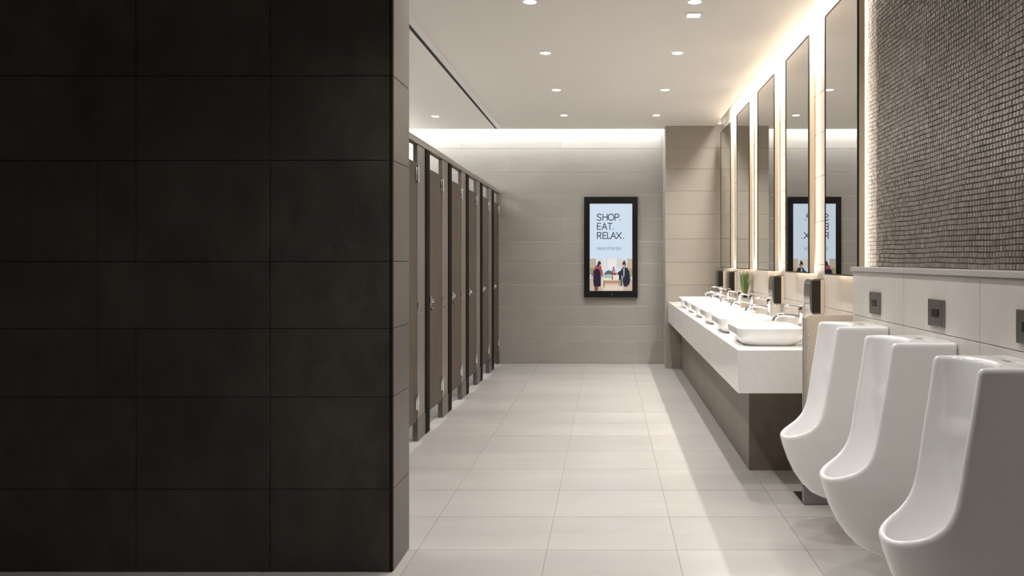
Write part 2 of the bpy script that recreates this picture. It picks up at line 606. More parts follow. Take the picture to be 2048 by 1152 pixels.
# ---- dark tiled partition in the foreground
DY0, DY1, DX = 0.002159 * K, 0.002332 * K, -0.9305
wd = MB().box(XL, DX, DY0, DY1, 0, H).obj('wall_near', M['dark_grout'])
tag(wd, 'large charcoal tiled wall filling the left foreground', 'wall', kind='structure')
dz = lambda y: EYE - (y - 520) * 0.002159
dx = lambda x: (x - 1215) * 0.002159
drows = [(H, dz(152), (273, 541)), (dz(152), dz(321), (273, 541)), (dz(321), dz(523), (196, 273, 541)),
         (dz(523), dz(657), (196, 541)), (dz(657), dz(794), (196, 273, 541)), (dz(794), dz(978), (273, 541)), (dz(978), 0.0, (273, 541))]
for (z1, z0, js) in drows:
    e = [XL, dx(-268)] + [dx(j) for j in js] + [DX - 0.006]
    for a0, a1 in zip(e[:-1], e[1:]):
        if a1 - a0 > 0.03:
            tile(wd, '-y', a0, a1, z0, z1, DY0, M['dark'], joint=0.0026, depth=0.006, jit=0.0006)
    e2 = [z0, z1]
    if z0 == 0:
        pass
    for b0, b1 in zip(e2[:-1], e2[1:]):
        tile(wd, '+x', DY0 + 0.002, DY1, b0, b1, DX, M['taupe'], joint=0.003, depth=0.006)  # same tile as the front, painted paler for the light on this end
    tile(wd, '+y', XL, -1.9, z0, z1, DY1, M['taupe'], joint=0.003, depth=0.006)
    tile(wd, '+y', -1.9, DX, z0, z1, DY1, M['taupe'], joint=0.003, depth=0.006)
corner = MB().cbox(DX - 0.008, DX + 0.002, DY0 - 0.008, DY0 + 0.002, 0, H - 0.001, 0.001).obj('corner_trim', M['dark_metal'], wd)

# ---- low wall behind the urinals with stone ledge
pony = MB().box(XP + 0.006, XW, YF, YP, 0, 1.285).obj('wall_ledge', M['grout_plain'])
tag(pony, 'low pale grey tiled wall behind the urinals', 'wall', kind='structure')
zs = 1.05
ucen = [4.19, 3.405, 2.650]
seams = [YP, (ucen[0] + ucen[1]) / 2 + 0.02, (ucen[1] + ucen[2]) / 2 + 0.01, 2.28, 1.52, 0.76, 0.0, YF]
for s1, s0 in zip(seams[:-1], seams[1:]):
    tile(pony, '-x', s0, s1, zs, 1.285, XP + 0.006, M['ledge_tile'], joint=0.003, depth=0.006)
    mid = (s0 + s1) / 2
    for (a, b) in ((s0, mid), (mid, s1)):
        tile(pony, '-x', a, b, 0.52, zs, XP + 0.006, M['ledge_tile'], joint=0.003, depth=0.006)
        tile(pony, '-x', a, b, 0.0, 0.52, XP + 0.006, M['ledge_tile'], joint=0.003, depth=0.006)
for (b0, b1) in ((0, 0.52), (0.52, zs), (zs, 1.285)):
    tile(pony, '+y', XP + 0.006, XW - 0.007, b0, b1, YP - 0.0065, M['ledge_tile'], joint=0.003, depth=0.006)
led = MB().cbox(XP - 0.012, XW - 0.001, YF + 0.01, YP + 0.004, 1.285, 1.309, 0.003).obj('stone_ledge', M['ledge'], pony)

# ---- mosaic above the ledge
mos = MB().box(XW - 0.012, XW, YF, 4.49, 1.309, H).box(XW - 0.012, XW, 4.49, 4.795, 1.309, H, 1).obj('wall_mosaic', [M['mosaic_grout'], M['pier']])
tag(mos, 'brown handmade mosaic wall above the ledge behind the urinals', 'wall', kind='structure')
RH, CW = 0.0222, 0.0252
cols0 = 2.955
chip_me = []
for q in range(4):
    w2, h2, c = CW / 2 - 0.0010 - 0.0006 * (q % 2), RH / 2 - 0.0012, 0.0026
    vs = []
    for (d, i) in ((0, 0), (0.0042, 0), (0.0072, c)):
        for (sx, sy) in ((-1, -1), (1, -1), (1, 1), (-1, 1)):
            jx, jy = random.uniform(-.0008, .0008), random.uniform(-.0005, .0005)
            vs.append((-d - (random.uniform(-.0005, .0005) if i else 0), sx * (w2 - i) + jx, sy * (h2 - i) + jy))
    fs = [(11, 10, 9, 8)] + [(L + 4 + k, L + 4 + (k + 1) % 4, L + (k + 1) % 4, L + k) for L in (0, 4) for k in range(4)]
    mb = MB().add(vs, fs)
    me = mb.mesh('mosaic_chip', M['mosaic'])
    chip_me.append((vs, fs, me))
nrow = int((H - 1.309) / RH)
stuff, cream = MB(), MB()  # cream takes the chips with the mirror glow put into their colour
single = 0
for r in range(nrow):
    z = 1.309 + 0.0115 + RH * r
    off = random.uniform(-0.006, 0.006)
    ycol = YF + 0.8 + off
    col = 0
    while ycol < 4.782:
        wob = 0.0020 * math.sin(ycol * 7.3 + r * 0.13) + 0.0009 * math.sin(ycol * 19 + r * 0.4)
        vs, fs, me = chip_me[random.randrange(4)]
        jx = random.uniform(-0.0010, 0.0008)
        rx = random.uniform(-0.010, 0.010)
        rz = random.uniform(-0.03, 0.03)
        if cols0 <= ycol < cols0 + 4 * CW and single < 300:
            link('mosaic_tile', me, mos, (XW - 0.012 + jx, ycol, z + wob), (rx, 0, rz))
            single += 1
        else:
            R = Matrix.Translation((XW - 0.012 + jx, ycol, z + wob)) @ Matrix.Rotation(rz, 4, 'Z') @ Matrix.Rotation(rx, 4, 'X')
            (stuff if ycol < 4.50 else cream).add([R @ Vector(p) for p in vs], fs)  # chips by the mirror go into the batch with glow painted in
        ycol += CW
    # last chips run behind the mirror
so = stuff.obj('mosaic_tiles', M['mosaic'], mos)
so['kind'] = 'stuff'
so = cream.obj('glow_tint_mosaic_tiles', M['glow_tint_chip'], mos)
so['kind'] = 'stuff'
so['label'] = 'mosaic beside the nearest mirror, with its glow put into the colour'


# ================================================================== TOILET CUBICLES
XS, BAY = -1.409, 0.000557 * K
P0 = 0.003705 * K
PW = 0.165 * 1.6          # flat of the pilaster
TH = 0.032
ZR0, ZR1 = 2.205, 2.255
POST = 0.145


def make_cubicle(y0, label, last=False, first=False):
    root = empty('toilet_cubicle', (XS, y0, 0), label, 'cubicle', 'toilet cubicles along the left side')
    # pilaster
    pil = MB().cbox(-TH, 0, 0, PW, 0.17, ZR0 - 0.002, 0.002).obj('pilaster', M['lamin'], root)
    MB().cbox(-TH - 0.004, 0.004, 0.0, PW + 0.004, 0.0, 0.17, 0.002).obj('shoe', M['shoe'], pil)
    ep = MB().cbox(-0.026, 0.008, PW + 0.006, PW + POST, 0.0, ZR0 - 0.002, 0.003).obj('edge_post', M['dark_metal'], pil)
    for zz in (0.4, 1.5):
        MB().tube([(0.0, PW - 0.02, zz), (0.0035, PW - 0.02, zz)], 0.006, 10).obj('fixing_screw', M['chrome'], pil, True)
    # door
    d0, d1 = PW + POST + 0.008, BAY - 0.006
    door = MB().cbox(-0.030, -0.003, d0, d1, 0.15, 2.065, 0.002).obj('door', M['wood'], root)
    for zz in (0.24, 1.93):
        h = MB()
        h.cbox(-0.004, 0.006, d1 - 0.05, d1 - 0.006, zz, zz + 0.10, 0.002)
        h.tube([(0.007, d1 - 0.004, zz - 0.01), (0.007, d1 - 0.004, zz + 0.11)], 0.008, 10)
        h.obj('hinge', M['chrome'], door, True)
    lt = MB()
    lt.cbox(-0.003, 0.012, d0 + 0.01, d0 + 0.06, 0.985, 1.055, 0.004)
    lt.tube([(0.0, d0 + 0.035, 1.02), (0.024, d0 + 0.035, 1.02), (0.03, d0 + 0.035, 1.02)], [0.014, 0.016, 0.013], 14)
    lt.obj('latch', M['chrome'], door, True)
    MB().tube([(-0.003, d0 + 0.045, 0.955), (0.022, d0 + 0.045, 0.955)], 0.009, 12).obj('door_knob', M['chrome'], door, True)
    MB().cbox(-0.003, 0.010, 0.004, 0.04, 0.985, 1.03, 0.003).obj('door_stop', M['chrome'], pil, True)
    MB().tube([(-0.001, 0.03, 0.945), (0.016, 0.03, 0.945)], 0.008, 12).obj('rubber_stud', M['chrome'], pil, True)
    # side panel between this cubicle and its neighbour
    dv = MB().cbox(XL - XS + 0.002, -TH - 0.006, PW / 2 - 0.012, PW / 2 + 0.012, 0.15, 2.065, 0.002).obj('side_panel', M['lamin'], root)
    if last:
        yy = BACK - 0.008 - y0
        wp = MB().cbox(-TH, 0, yy - 0.05, yy, 0.0, ZR0 - 0.002, 0.002).obj('wall_post', M['lamin'], root)
        MB().cbox(-TH - 0.004, 0.005, yy - 0.052, yy + 0.001, 0.0, 0.17, 0.002).obj('shoe', M['shoe'], wp)
    return root


labs = ['toilet cubicle with its door just showing past the dark foreground wall',
        'nearest toilet cubicle whose taupe pilaster shows in full height',
        'second full toilet cubicle back from the dark foreground wall',
        'middle toilet cubicle of the row, third with its pilaster in full view',
        'toilet cubicle before the last one next to the end wall',
        'farthest toilet cubicle, fitted against the beige end wall']
for k in range(6):
    if k < 5:
        make_cubicle(P0 + (k - 1) * BAY, labs[k])
    else:
        BAY_ = BAY
        BAY = BACK - 0.06 - (P0 + 4 * BAY)
        make_cubicle(P0 + (k - 1) * BAY_, labs[k], last=True)
        BAY = BAY_
hr = MB()
hr.prism_y([(-TH - 0.01, ZR0), (0.008, ZR0), (0.008, ZR1 - 0.014), (0.002, ZR1), (-TH - 0.01, ZR1)], P0 - BAY - 0.02, BACK - 0.008)
hro = hr.obj('head_rail', M['rail'], None, loc=(XS, 0, 0))
tag(hro, 'long bronze head rail capping the row of toilet cubicles', 'rail')

# ================================================================== CEILING FITTINGS
def downlight(x, y, label, group, watts, col, square=False, cone=128):
    root = empty('downlight', (x, y, H), label, 'ceiling light', group)
    mb = MB()
    if square:
        s, t = 0.055, 0.043
        ring(mb, -0.007, -0.0005, -s, s, -s, s, s - t)
        mb.v = [(b, c, a) for a, b, c in mb.v]
        mb.obj('trim_ring', M['white_metal'], root)
        MB().box(-t, t, -t, t, -0.004, -0.001).obj('lens', M['lens'], root)
    else:
        mb.lathe([(0.040, -0.0008), (0.040, -0.005), (0.044, -0.008), (0.052, -0.006), (0.055, -0.0008)], 28)
        mb.obj('trim_ring', M['white_metal'], root, True)
        b = MB()
        n = 24
        for zz in (-0.0025, -0.001):
            b.add([(0.0395 * math.cos(2 * math.pi * i / n), 0.0395 * math.sin(2 * math.pi * i / n), zz) for i in range(n)], [tuple(range(n))])
        b.obj('lens', M['lens'], root)
    if watts:
        d = bpy.data.lights.new('downlight_lamp', 'SPOT')
        d.energy = watts * 4
        d.color = col
        d.spot_size = math.radians(cone)
        d.spot_blend = 0.9
        d.shadow_soft_size = 0.04
        o = bpy.data.objects.new('downlight_lamp', d)
        o.location = (x, y, H - 0.05)
        C.objects.link(o)
    return root


ly = [0.00321, 0.004004, 0.004873, 0.00573]
nth = ['nearest', 'second', 'third', 'farthest']
for i, f in enumerate(ly):
    downlight(-0.498, f * K, 'round recessed downlight, %s of the row on the cubicle side' % nth[i], 'downlights in the aisle ceiling', DOWN_W, NEUT)
    downlight(0.560, f * K, 'round recessed downlight, %s of the row on the mirror side' % nth[i], 'downlights in the aisle ceiling', DOWN_W, NEUT)
downlight(0.583, 0.00339 * K, 'small square recessed lamp beside the nearest round one on the mirror side', None, 0, NEUT, True)
downlight(-1.985, 0.00577 * K, 'round recessed downlight in the ceiling above the toilet cubicles', None, STALL_W, NEUT, cone=84)
downlight(-1.985, 0.00577 * K - 2.3, 'downlight above the cubicles hidden behind the dark wall', None, STALL_W, NEUT, cone=84)
for (x, y, t) in ((-0.498, 4.05, 'cubicle side, just before the dark wall'), (0.56, 4.05, 'urinal side, beside the farthest urinal'),
                  (-0.498, 2.64, 'cubicle side, nearest the entrance'), (0.56, 2.64, 'urinal side, beside the nearest urinal')):
    downlight(x, y, 'round downlight of the ceiling row on the ' + t, 'downlights in the aisle ceiling', ENTRY_W, NEUT)

sl = empty('slot_diffuser', (0, 0, H), 'long white slot air diffuser with a black gap in the ceiling above the cubicles', 'vent')
fm = MB()
fm.box(-1.392, -1.335, 4.2, YC - 0.02, -0.004, -0.0005)
fm.obj('wide_flange', M['white_metal'], sl)
MB().box(-1.436, -1.422, 4.2, YC - 0.02, -0.004, -0.0005).obj('narrow_flange', M['white_metal'], sl)
MB().box(-1.4215, -1.3925, 4.2, YC - 0.02, -0.002, -0.0005).obj('slot_gap', M['black'], sl)

# ================================================================== MIRRORS
XM = 1.36
mspec = [(0.002712, 0.003126), (0.003379, 0.003815), (0.00408, 0.00453), (0.0048, 0.005265), (0.00553, 0.0060)]
ords = ['nearest', 'second', 'third', 'fourth', 'farthest']
mlab = ['tall backlit mirror nearest the mosaic wall, reflecting the right side of the poster screen',
        'tall backlit mirror second from the mosaic, reflecting the lettering on the poster screen',
        'tall backlit mirror in the middle of the row of five',
        'tall backlit mirror above the green plant, next to the farthest mirror',
        'tall backlit mirror farthest away, closest to the tiled pier']
for k, (f0, f1) in enumerate(mspec):
    y0, y1, z0, z1 = f0 * K, f1 * K, 1.254, 2.868
    if k == 0:
        y0 = 4.617
    root = empty('wall_mirror', (XM, (y0 + y1) / 2, z0), mlab[k], 'mirror', 'backlit mirrors above the basins')
    hw, hh = (y1 - y0) / 2, z1 - z0
    MB().box(0.006, 0.038, -hw + 0.001, hw - 0.001, 0.001, hh - 0.001).obj('mirror_case', M['gold'], root)
    MB().box(0.0, 0.0055, -hw + 0.008, hw - 0.008, 0.008, hh - 0.008).obj('mirror_glass', M['mirror'], root)
    fr = MB()
    ring(fr, -0.003, 0.0058, -hw, hw, 0, hh, 0.008)
    fr.obj('mirror_frame', M['bronze'], root)
    ls = MB()
    ring(ls, 0.039, 0.050, -hw + 0.055, hw - 0.055, 0.022, hh - 0.055, 0.014)
    ls.obj('led_strip', M['led'], root)
    for zz in (0.3, 0.7):
        MB().box(0.038, XW - XM - 0.007, -0.15, 0.15, hh * zz, hh * zz + 0.06).obj('wall_bracket', M['dark_metal'], root)

# ================================================================== COUNTER, BASINS, TAPS
CY0, CX0, CZ = 0.00288 * K, 0.7517, 0.8266
ct = MB().cbox(CX0, XW - 0.007, CY0, PIER - 0.007, 0.576, CZ, 0.003).obj('vanity_counter', M['quartz'])
tag(ct, 'long thick white quartz vanity counter carrying the row of basins', 'counter')
pr = empty('counter_plinth', (0.905, 5.44, 0), 'brown stone clad plinth set back under the vanity counter', 'plinth')
MB().box(0.911, XW - 0.008, 5.446, PIER - 0.008, 0, 0.575).obj('core', M['dark_grout'], pr).location = (-0.905, -5.44, 0)
yy = 5.44
while yy < PIER - 0.05:
    y2 = min(yy + 0.85, PIER - 0.008)
    o = tile(pr, '-x', yy, y2, 0, 0.574, 0.911, M['plinth'], joint=0.003, depth=0.006)
    o.name = 'stone_panel'
    o.location = Vector(o.location) - Vector((0.905, 5.44, 0))
    yy = y2
o = tile(pr, '-y', 0.906, XW - 0.008, 0, 0.574, 5.446, M['plinth'], joint=0.003, depth=0.006)
o.name = 'stone_panel'
o.location = Vector(o.location) - Vector((0.905, 5.44, 0))


def basin_sdf(X, Y, Z):
    t = np.clip(Z / 0.108, 0, 1.2)
    ins = 0.050 * (1 - t) ** 3.0
    def rb(a, b, r, x, y):
        qx, qy = np.abs(x) - (a - r), np.abs(y) - (b - r)
        return np.sqrt(np.maximum(qx, 0) ** 2 + np.maximum(qy, 0) ** 2) + np.minimum(np.maximum(qx, qy), 0) - r
    out = rb(0.207 - ins, 0.280 - ins, 0.10, X, Y)
    body = smax(smax(out, Z - 0.108, 0.006), -Z, 0.004)
    ins2 = 0.050 * (1 - np.clip((Z - 0.01) / 0.1, 0, 1)) ** 2.8
    cav = smax(rb(0.195 - ins2, 0.268 - ins2, 0.09, X, Y), 0.020 - Z, 0.02)
    return smax(body, -cav, 0.006)


basin_me = surface_nets(basin_sdf, (-0.22, -0.295, -0.012), (0.22, 0.295, 0.122), 0.004, 'bowl', M['ceramic'])
bx = 0.787 + 0.207
by = [5.37, 6.24, 7.05, 7.82, 8.56, 9.28]
on = ['nearest', 'second nearest', 'third', 'fourth', 'second farthest', 'farthest']
btxt = ['white rounded rectangular vessel basin at the near end of the counter',
        'white vessel basin second from the near end of the counter',
        'white vessel basin third from the near end of the counter',
        'white vessel basin fourth from the near end of the counter',
        'white vessel basin last but one towards the tiled pier',
        'white vessel basin at the far end of the counter by the tiled pier']
drain_me = MB().lathe([(0.0, 0.006), (0.018, 0.005), (0.024, 0.002), (0.025, 0.0)], 20).mesh('drain', M['chrome'], True)
for k in range(6):
    r = empty('vessel_basin', (bx, by[k], CZ), btxt[k], 'basin', 'vessel basins on the counter')
    link('bowl', basin_me, r)
    link('drain', drain_me, r, (0, 0, 0.0195))


def make_faucet():
    b = MB()
    b.lathe([(0.0, 0), (0.027, 0), (0.027, 0.006), (0.0225, 0.012), (0.021, 0.06), (0.021, 0.168), (0.0225, 0.172), (0.0225, 0.190), (0.0, 0.190)], 20)
    bo = b.mesh('faucet_body', M['chrome'], True)
    s = MB()
    s.tube([(-0.012, 0, 0.152), (-0.06, 0, 0.163), (-0.11, 0, 0.168), (-0.145, 0, 0.166), (-0.168, 0, 0.154), (-0.178, 0, 0.135)],
           [0.014, 0.0125, 0.0115, 0.0115, 0.012, 0.0125], 14)
    s.tube([(-0.178, 0, 0.136), (-0.180, 0, 0.128)], 0.0100, 14)
    so_ = s.mesh('spout', M['chrome'], True)
    h = MB()
    h.lathe([(0.0225, 0.192), (0.0235, 0.2), (0.0225, 0.222), (0.015, 0.228), (0.0, 0.229)], 20)
    h.tube([(-0.01, 0, 0.215), (-0.05, 0, 0.222), (-0.085, 0, 0.226), (-0.108, 0, 0.222)], [0.009, 0.007, 0.006, 0.0055], 10)
    ho = h.mesh('lever', M['chrome'], True)
    return bo, so_, ho


fb, fs_, fh = make_faucet()
fy = [5.44, 6.52, 7.30, 7.96, 8.72, 9.30]
for k in range(6):
    r = empty('basin_faucet', (1.243, fy[k], CZ),
              'tall chrome lever tap behind the %s basin' % ['nearest', 'second', 'third', 'fourth', 'last but one', 'farthest'][k], 'tap', 'chrome taps behind the basins')
    link('faucet_body', fb, r)
    link('spout', fs_, r)
    link('lever', fh, r)

# ---- paper towel dispensers on the wall
def make_dispenser():
    D, HW, HT = 0.092, 0.085, 0.235
    def prof(o):
        pts = []
        d, h = D - o, HT - o
        r = 0.035
        pts += [(0, o), (-(d - 0.015), o)]
        pts += [(-d, o + 0.03)]
        pts += [(-d - 0.004 + o * 0.3, HT * 0.5)]
        for a in range(0, 91, 15):
            pts.append((-(d - r) - r * math.cos(math.radians(a)), h - r + r * math.sin(math.radians(a))))
        pts.append((0, h))
        return pts
    sh = MB().prism_y(prof(0), -HW, HW).mesh('shell', M['smoke'])
    q = [(-0.024, 0.010), (-D + 0.015, 0.010), (-D + 0.012, 0.014), (-D + 0.012, HT - 0.020), (-D + 0.019, HT - 0.012), (-0.024, HT - 0.012)]
    q = [q[0]] + [q[i] for i in range(1, len(q)) if (Vector(q[i]) - Vector(q[i - 1])).length > 1e-5]
    pn = MB().prism_y(q, -0.002, 0.002).mesh('side_panel', M['blackplas'])
    bd = MB().box(-0.0225, -0.001, -0.0015, 0.0015, 0.003, HT - 0.004).mesh('back_plate', M['gold'])
    nz = MB().tube([(-0.05, 0, 0), (-0.05, 0, -0.012), (-0.05, 0, -0.026)], [0.012, 0.010, 0.008], 12).mesh('nozzle', M['chrome'], True)
    return sh, pn, bd, nz


parts = make_dispenser()
dl = ['chrome and black dispenser nearest, above the grey screen panel',
      'chrome and black dispenser above the second basin',
      'chrome and black dispenser just left of the green plant',
      'chrome and black dispenser farthest away near the tiled pier']
for (y, t) in zip((0.00331 * K, 0.00406 * K, 0.00555 * K, 0.0061 * K), dl):
    r = empty('towel_dispenser', (XW - 0.0065, y + 0.085, 0.985), t, 'dispenser', 'dispensers on the mirror wall')
    link('shell', parts[0], r)
    link('nozzle', parts[3], r)
    for sgn in (-1, 1):
        link('side_panel', parts[1], r, (0, sgn * 0.0855, 0))
        link('back_plate', parts[2], r, (0, sgn * 0.0860, 0))

# ---- small tan soap holders between the far taps
for (y, c, t) in ((9.75, 'amber', 'small tan soap box by the farthest tap'), (8.25, 'panel', 'small cream soap box behind the fourth basin')):
    r = empty('soap_box', (1.33, y, CZ), t, 'soap box')
    MB().cbox(-0.035, 0.035, -0.045, 0.045, 0.0, 0.135, 0.006).obj('box_body', M[c], r)
    MB().cbox(-0.037, 0.037, -0.047, 0.047, 0.135, 0.150, 0.005).obj('lid', M['satin'], r)

# ---- plant in a glass
pv = empty('potted_plant', (1.362, 8.44, CZ), 'green grassy plant in a clear glass on the counter below the mirrors', 'plant')
MB().lathe([(0.0, 0.0), (0.045, 0.0), (0.055, 0.02), (0.058, 0.17), (0.055, 0.17), (0.052, 0.022), (0.043, 0.006), (0.0, 0.006)], 24).obj('glass_pot', M['glass'], pv, True)
MB().lathe([(0.0, 0.0065), (0.042, 0.0065), (0.049, 0.024), (0.050, 0.07), (0.0, 0.076)], 20).obj('pebbles', M['soil'], pv, True)
pale, deep = MB(), MB()
for i in range(150):
    a = random.uniform(0, 2 * math.pi)
    ln = random.uniform(0.26, 0.44)
    r0 = random.uniform(0, 0.03)
    lean = random.uniform(0.02, 0.085)
    p = [Vector((math.cos(a) * (r0 + lean * t * t) * 0.6, math.sin(a) * (r0 + lean * 1.5 * t * t), 0.06 + ln * (t - 0.18 * t * t))) for t in (0, .3, .6, .85, 1.0)]
    wv = Vector((-math.sin(a), math.cos(a), 0)) * random.uniform(0.004, 0.009)
    wd_ = [0.6, 1, 1, 0.7, 0.1]
    vs = []
    for q, ww in zip(p, wd_):
        vs += [q - wv * ww, q + Vector((math.cos(a), math.sin(a), 0)) * 0.0015, q + wv * ww]
    fs = []
    for s in range(4):
        for c in (0, 1):
            n = s * 3 + c
            fs.append((n, n + 1, n + 4, n + 3))
    (pale if i % 3 == 0 else deep).add(vs, fs)
o = deep.obj('grass_blades', M['leaf'], pv)
o['kind'] = 'stuff'
o = pale.obj('pale_grass_blades', M['leaf_pale'], pv)
o['kind'] = 'stuff'

# ================================================================== SCREEN PANEL BY THE URINALS
PY = 4.70
sp = empty('privacy_screen', (1.079, PY, 0), 'beige privacy screen on a steel foot between the counter and the urinals', 'screen')
SX1 = XW - 0.0075 - 1.079
pts = [(0.012, 0.10), (SX1 - 0.012, 0.10), (SX1 - 0.012, 1.041)]
for a in range(90, 181, 15):
    pts.append((0.012 + 0.03 + 0.03 * math.cos(math.radians(a)), 1.011 + 0.03 * math.sin(math.radians(a))))
MB().prism_y(pts, -0.010, 0.010).obj('panel', M['panel'], sp)
et = MB()
et.cbox(0.0, 0.0145, -0.013, 0.013, 0.10, 1.028, 0.003)
et.obj('edge_trim', M['satin'], sp)
for k in range(10):
    zz = 0.30 + k * 0.07
    MB().tube([(0.030, -0.0095, zz), (0.030, -0.0135, zz)], [0.007, 0.0045], 10).obj('rivet', M['chrome'], sp, True)
cb = MB().cbox(SX1 - 0.014, SX1, -0.016, 0.016, 0.10, 1.041, 0.003).obj('wall_channel', M['satin'], sp)
MB().cbox(0.0, SX1, -0.034, 0.016, 0.003, 0.098, 0.002).obj('foot', M['steel'], sp)
MB().cbox(-0.001, SX1, -0.036, 0.235, 0.0, 0.003, 0.001).obj('floor_plate', M['steel'], sp)

# ================================================================== URINALS
UH = 1.030
arm_pts = [(0.250, 1.10), (0.250, 1.02), (0.262, 0.93), (0.275, 0.85), (0.290, 0.76), (0.302, 0.68), (0.316, 0.615), (0.338, 0.568),
           (0.372, 0.534), (0.410, 0.514), (0.445, 0.500), (0.475, 0.490), (0.52, 0.480), (0.60, 0.47)]


def spline(pts, n=12):
    P = [np.array(p) for p in pts]
    out = []
    for i in range(len(P) - 1):
        p0, p1, p2, p3 = P[max(i - 1, 0)], P[i], P[i + 1], P[min(i + 2, len(P) - 1)]
        for t in np.linspace(0, 1, n, endpoint=False):
            out.append(0.5 * ((2 * p1) + (-p0 + p2) * t + (2 * p0 - 5 * p1 + 4 * p2 - p3) * t * t + (-p0 + 3 * p1 - 3 * p2 + p3) * t ** 3))
    out.append(P[-1])
    return np.array(out)


ARM = spline(arm_pts, 60)
HULL_Z = np.array([0.150, 0.165, 0.180, 0.210, 0.250, 0.300, 0.363, 0.430, 0.485, 0.60, 1.2])
HULL_U = np.array([0.180, 0.235, 0.285, 0.335, 0.375, 0.410, 0.440, 0.464, 0.478, 0.490, 0.50])
HULL_W = np.array([0.105, 0.118, 0.128, 0.138, 0.147, 0.156, 0.164, 0.171, 0.175, 0.179, 0.182])


def urinal_sdf(U, V, Z):
    # U from the wall outwards, V sideways
    uz, vz, zz = U[:, 0, 0], V[0, :, 0], Z[0, 0, :]
    g = np.stack(np.meshgrid(uz, zz, indexing='ij'), -1).reshape(-1, 2)
    d = np.full(len(g), 1e9)
    for i in range(len(ARM)):
        dd = (g[:, 0] - ARM[i, 0]) ** 2 + (g[:, 1] - ARM[i, 1]) ** 2
        np.minimum(d, dd, out=d)
    d = np.sqrt(d)
    zi = np.interp(g[:, 0], ARM[:, 0], ARM[:, 1], left=9.0)     # rim height over u
    sgn = np.where(g[:, 1] > zi, 1.0, -1.0)
    sgn = np.where(g[:, 0] < ARM[0, 0], -1.0, sgn)
    cut = (d * sgn).reshape(len(uz), 1, len(zz))
    uf = np.interp(zz, HULL_Z, HULL_U)[None, None, :]
    hw = np.interp(zz, HULL_Z, HULL_W)[None, None, :]

    def dplan(uf_, w_, r_):
        a = np.maximum(U - (uf_ - r_), 0) / r_
        b = np.abs(V) / w_
        return ((a ** 2.3 + b ** 2.3) ** (1 / 2.3) - 1) * w_
    side = np.abs(V) - hw
    out = np.where(U > uf - 0.26, dplan(uf, hw, 0.26), side)
    body = smax(out, Z - UH, 0.020)
    body = smax(body, 0.162 - Z, 0.05)
    body = smax(body, -U, 0.006)
    body = smax(body, cut, 0.020)
    t = 0.026
    co = np.where(U > uf - t - 0.23, dplan(uf - t, hw - t, 0.23), np.abs(V) - (hw - t))
    # back of the cavity: rounded recess, leaning out a little lower down
    ub = 0.135 + 0.055 * (V / 0.155) ** 2 + 0.020 * np.clip((0.83 - Z) / 0.06, 0, 1) * np.clip((Z - 0.70) / 0.10, 0, 1)
    cav = smax(co, ub - U, 0.05)
    cav = smax(cav, 0.335 + 0.06 * np.clip((0.30 - U) / 0.2, 0, 1) - Z, 0.14)
    return smax(body, -cav, 0.020)


ur_me = surface_nets(urinal_sdf, (-0.015, -0.2, 0.14), (0.51, 0.2, 1.05), 0.0045, 'bowl', M['ceramic'])
ut = ['white wall hung urinal farthest away, next to the beige screen', 'white wall hung urinal in the middle of the three', 'white wall hung urinal nearest, cut by the frame at the lower corner']
pt = ['brushed steel flush sensor plate above the farthest urinal', 'brushed steel flush sensor plate above the middle urinal', 'brushed steel flush sensor plate above the nearest urinal']
slot_me = MB().cbox(-0.006, 0.006, -0.022, 0.022, 0, 0.0015, 0.0006).mesh('overflow_slot', M['steel'])
lid_me = MB().cbox(-0.03, 0.03, -0.05, 0.05, 0, 0.003, 0.001).mesh('inlet_cover', M['ceramic'])
gr_me = MB().lathe([(0.0, 0.004), (0.03, 0.003), (0.036, 0.0)], 20).mesh('drain', M['chrome'], True)
lg = MB()
for (y, z, w_, h_) in ((0.0, 0.0, 0.004, 0.018), (0.006, 0.014, 0.014, 0.004), (0.006, 0.0, 0.014, 0.004), (0.016, 0.004, 0.004, 0.012), (0.028, 0.004, 0.016, 0.004)):
    lg.box(0, 0.0009, -y - w_, -y, z, z + h_)
lg_me = lg.mesh('maker_mark', M['steel'])
for k in range(3):
    r = empty('urinal', (XP - 0.001, ucen[k], 0), ut[k], 'urinal', 'urinals on the low tiled wall')
    r.rotation_euler = (0, 0, math.pi)
    link('bowl', ur_me, r)
    link('overflow_slot', slot_me, r, (0.085, 0.0, UH - 0.0005))
    link('inlet_cover', lid_me, r, (0.040, 0.075, UH - 0.001))
    link('drain', gr_me, r, (0.335, 0.0, 0.345))
    link('maker_mark', lg_me, r, (0.1375, 0.0, 0.925))
    s = empty('flush_sensor', (XP - 0.0005, ucen[k] + 0.02, 1.077), pt[k], 'sensor plate', 'flush sensors above the urinals')
    MB().cbox(-0.010, 0.0, -0.078, 0.078, 0, 0.110, 0.002).obj('plate', M['steel'], s)
    MB().cbox(-0.0125, -0.009, -0.034, 0.034, 0.038, 0.072, 0.0012).obj('sensor_window', M['blackplas'], s)

# ================================================================== POSTER SCREEN
DYF = BACK - 0.065
ds = empty('display_screen', (0, DYF, 0), 'black framed portrait display on the end wall reading SHOP. EAT. RELAX.', 'display')
q = (BACK - 0.065) / K
WX = lambda px: (px - 1215) * q
WZ = lambda py: EYE - (py - 520) * q
MB().cbox(WX(1168), WX(1275.5), 0.0, 0.056, WZ(595), WZ(393.5), 0.004).obj('casing', M['casing'], ds)
M['scr'] = emat('screen_blue_white', (208, 222, 238), SCREEN)
MB().box(WX(1179.5), WX(1264.5), -0.001, 0.0, WZ(581.5), WZ(407.5)).obj('screen', M['scr'], ds)
zx = lambda v: WX(1120 + v / 4.429)
zy = lambda v: WZ(360 + v / 4.429)
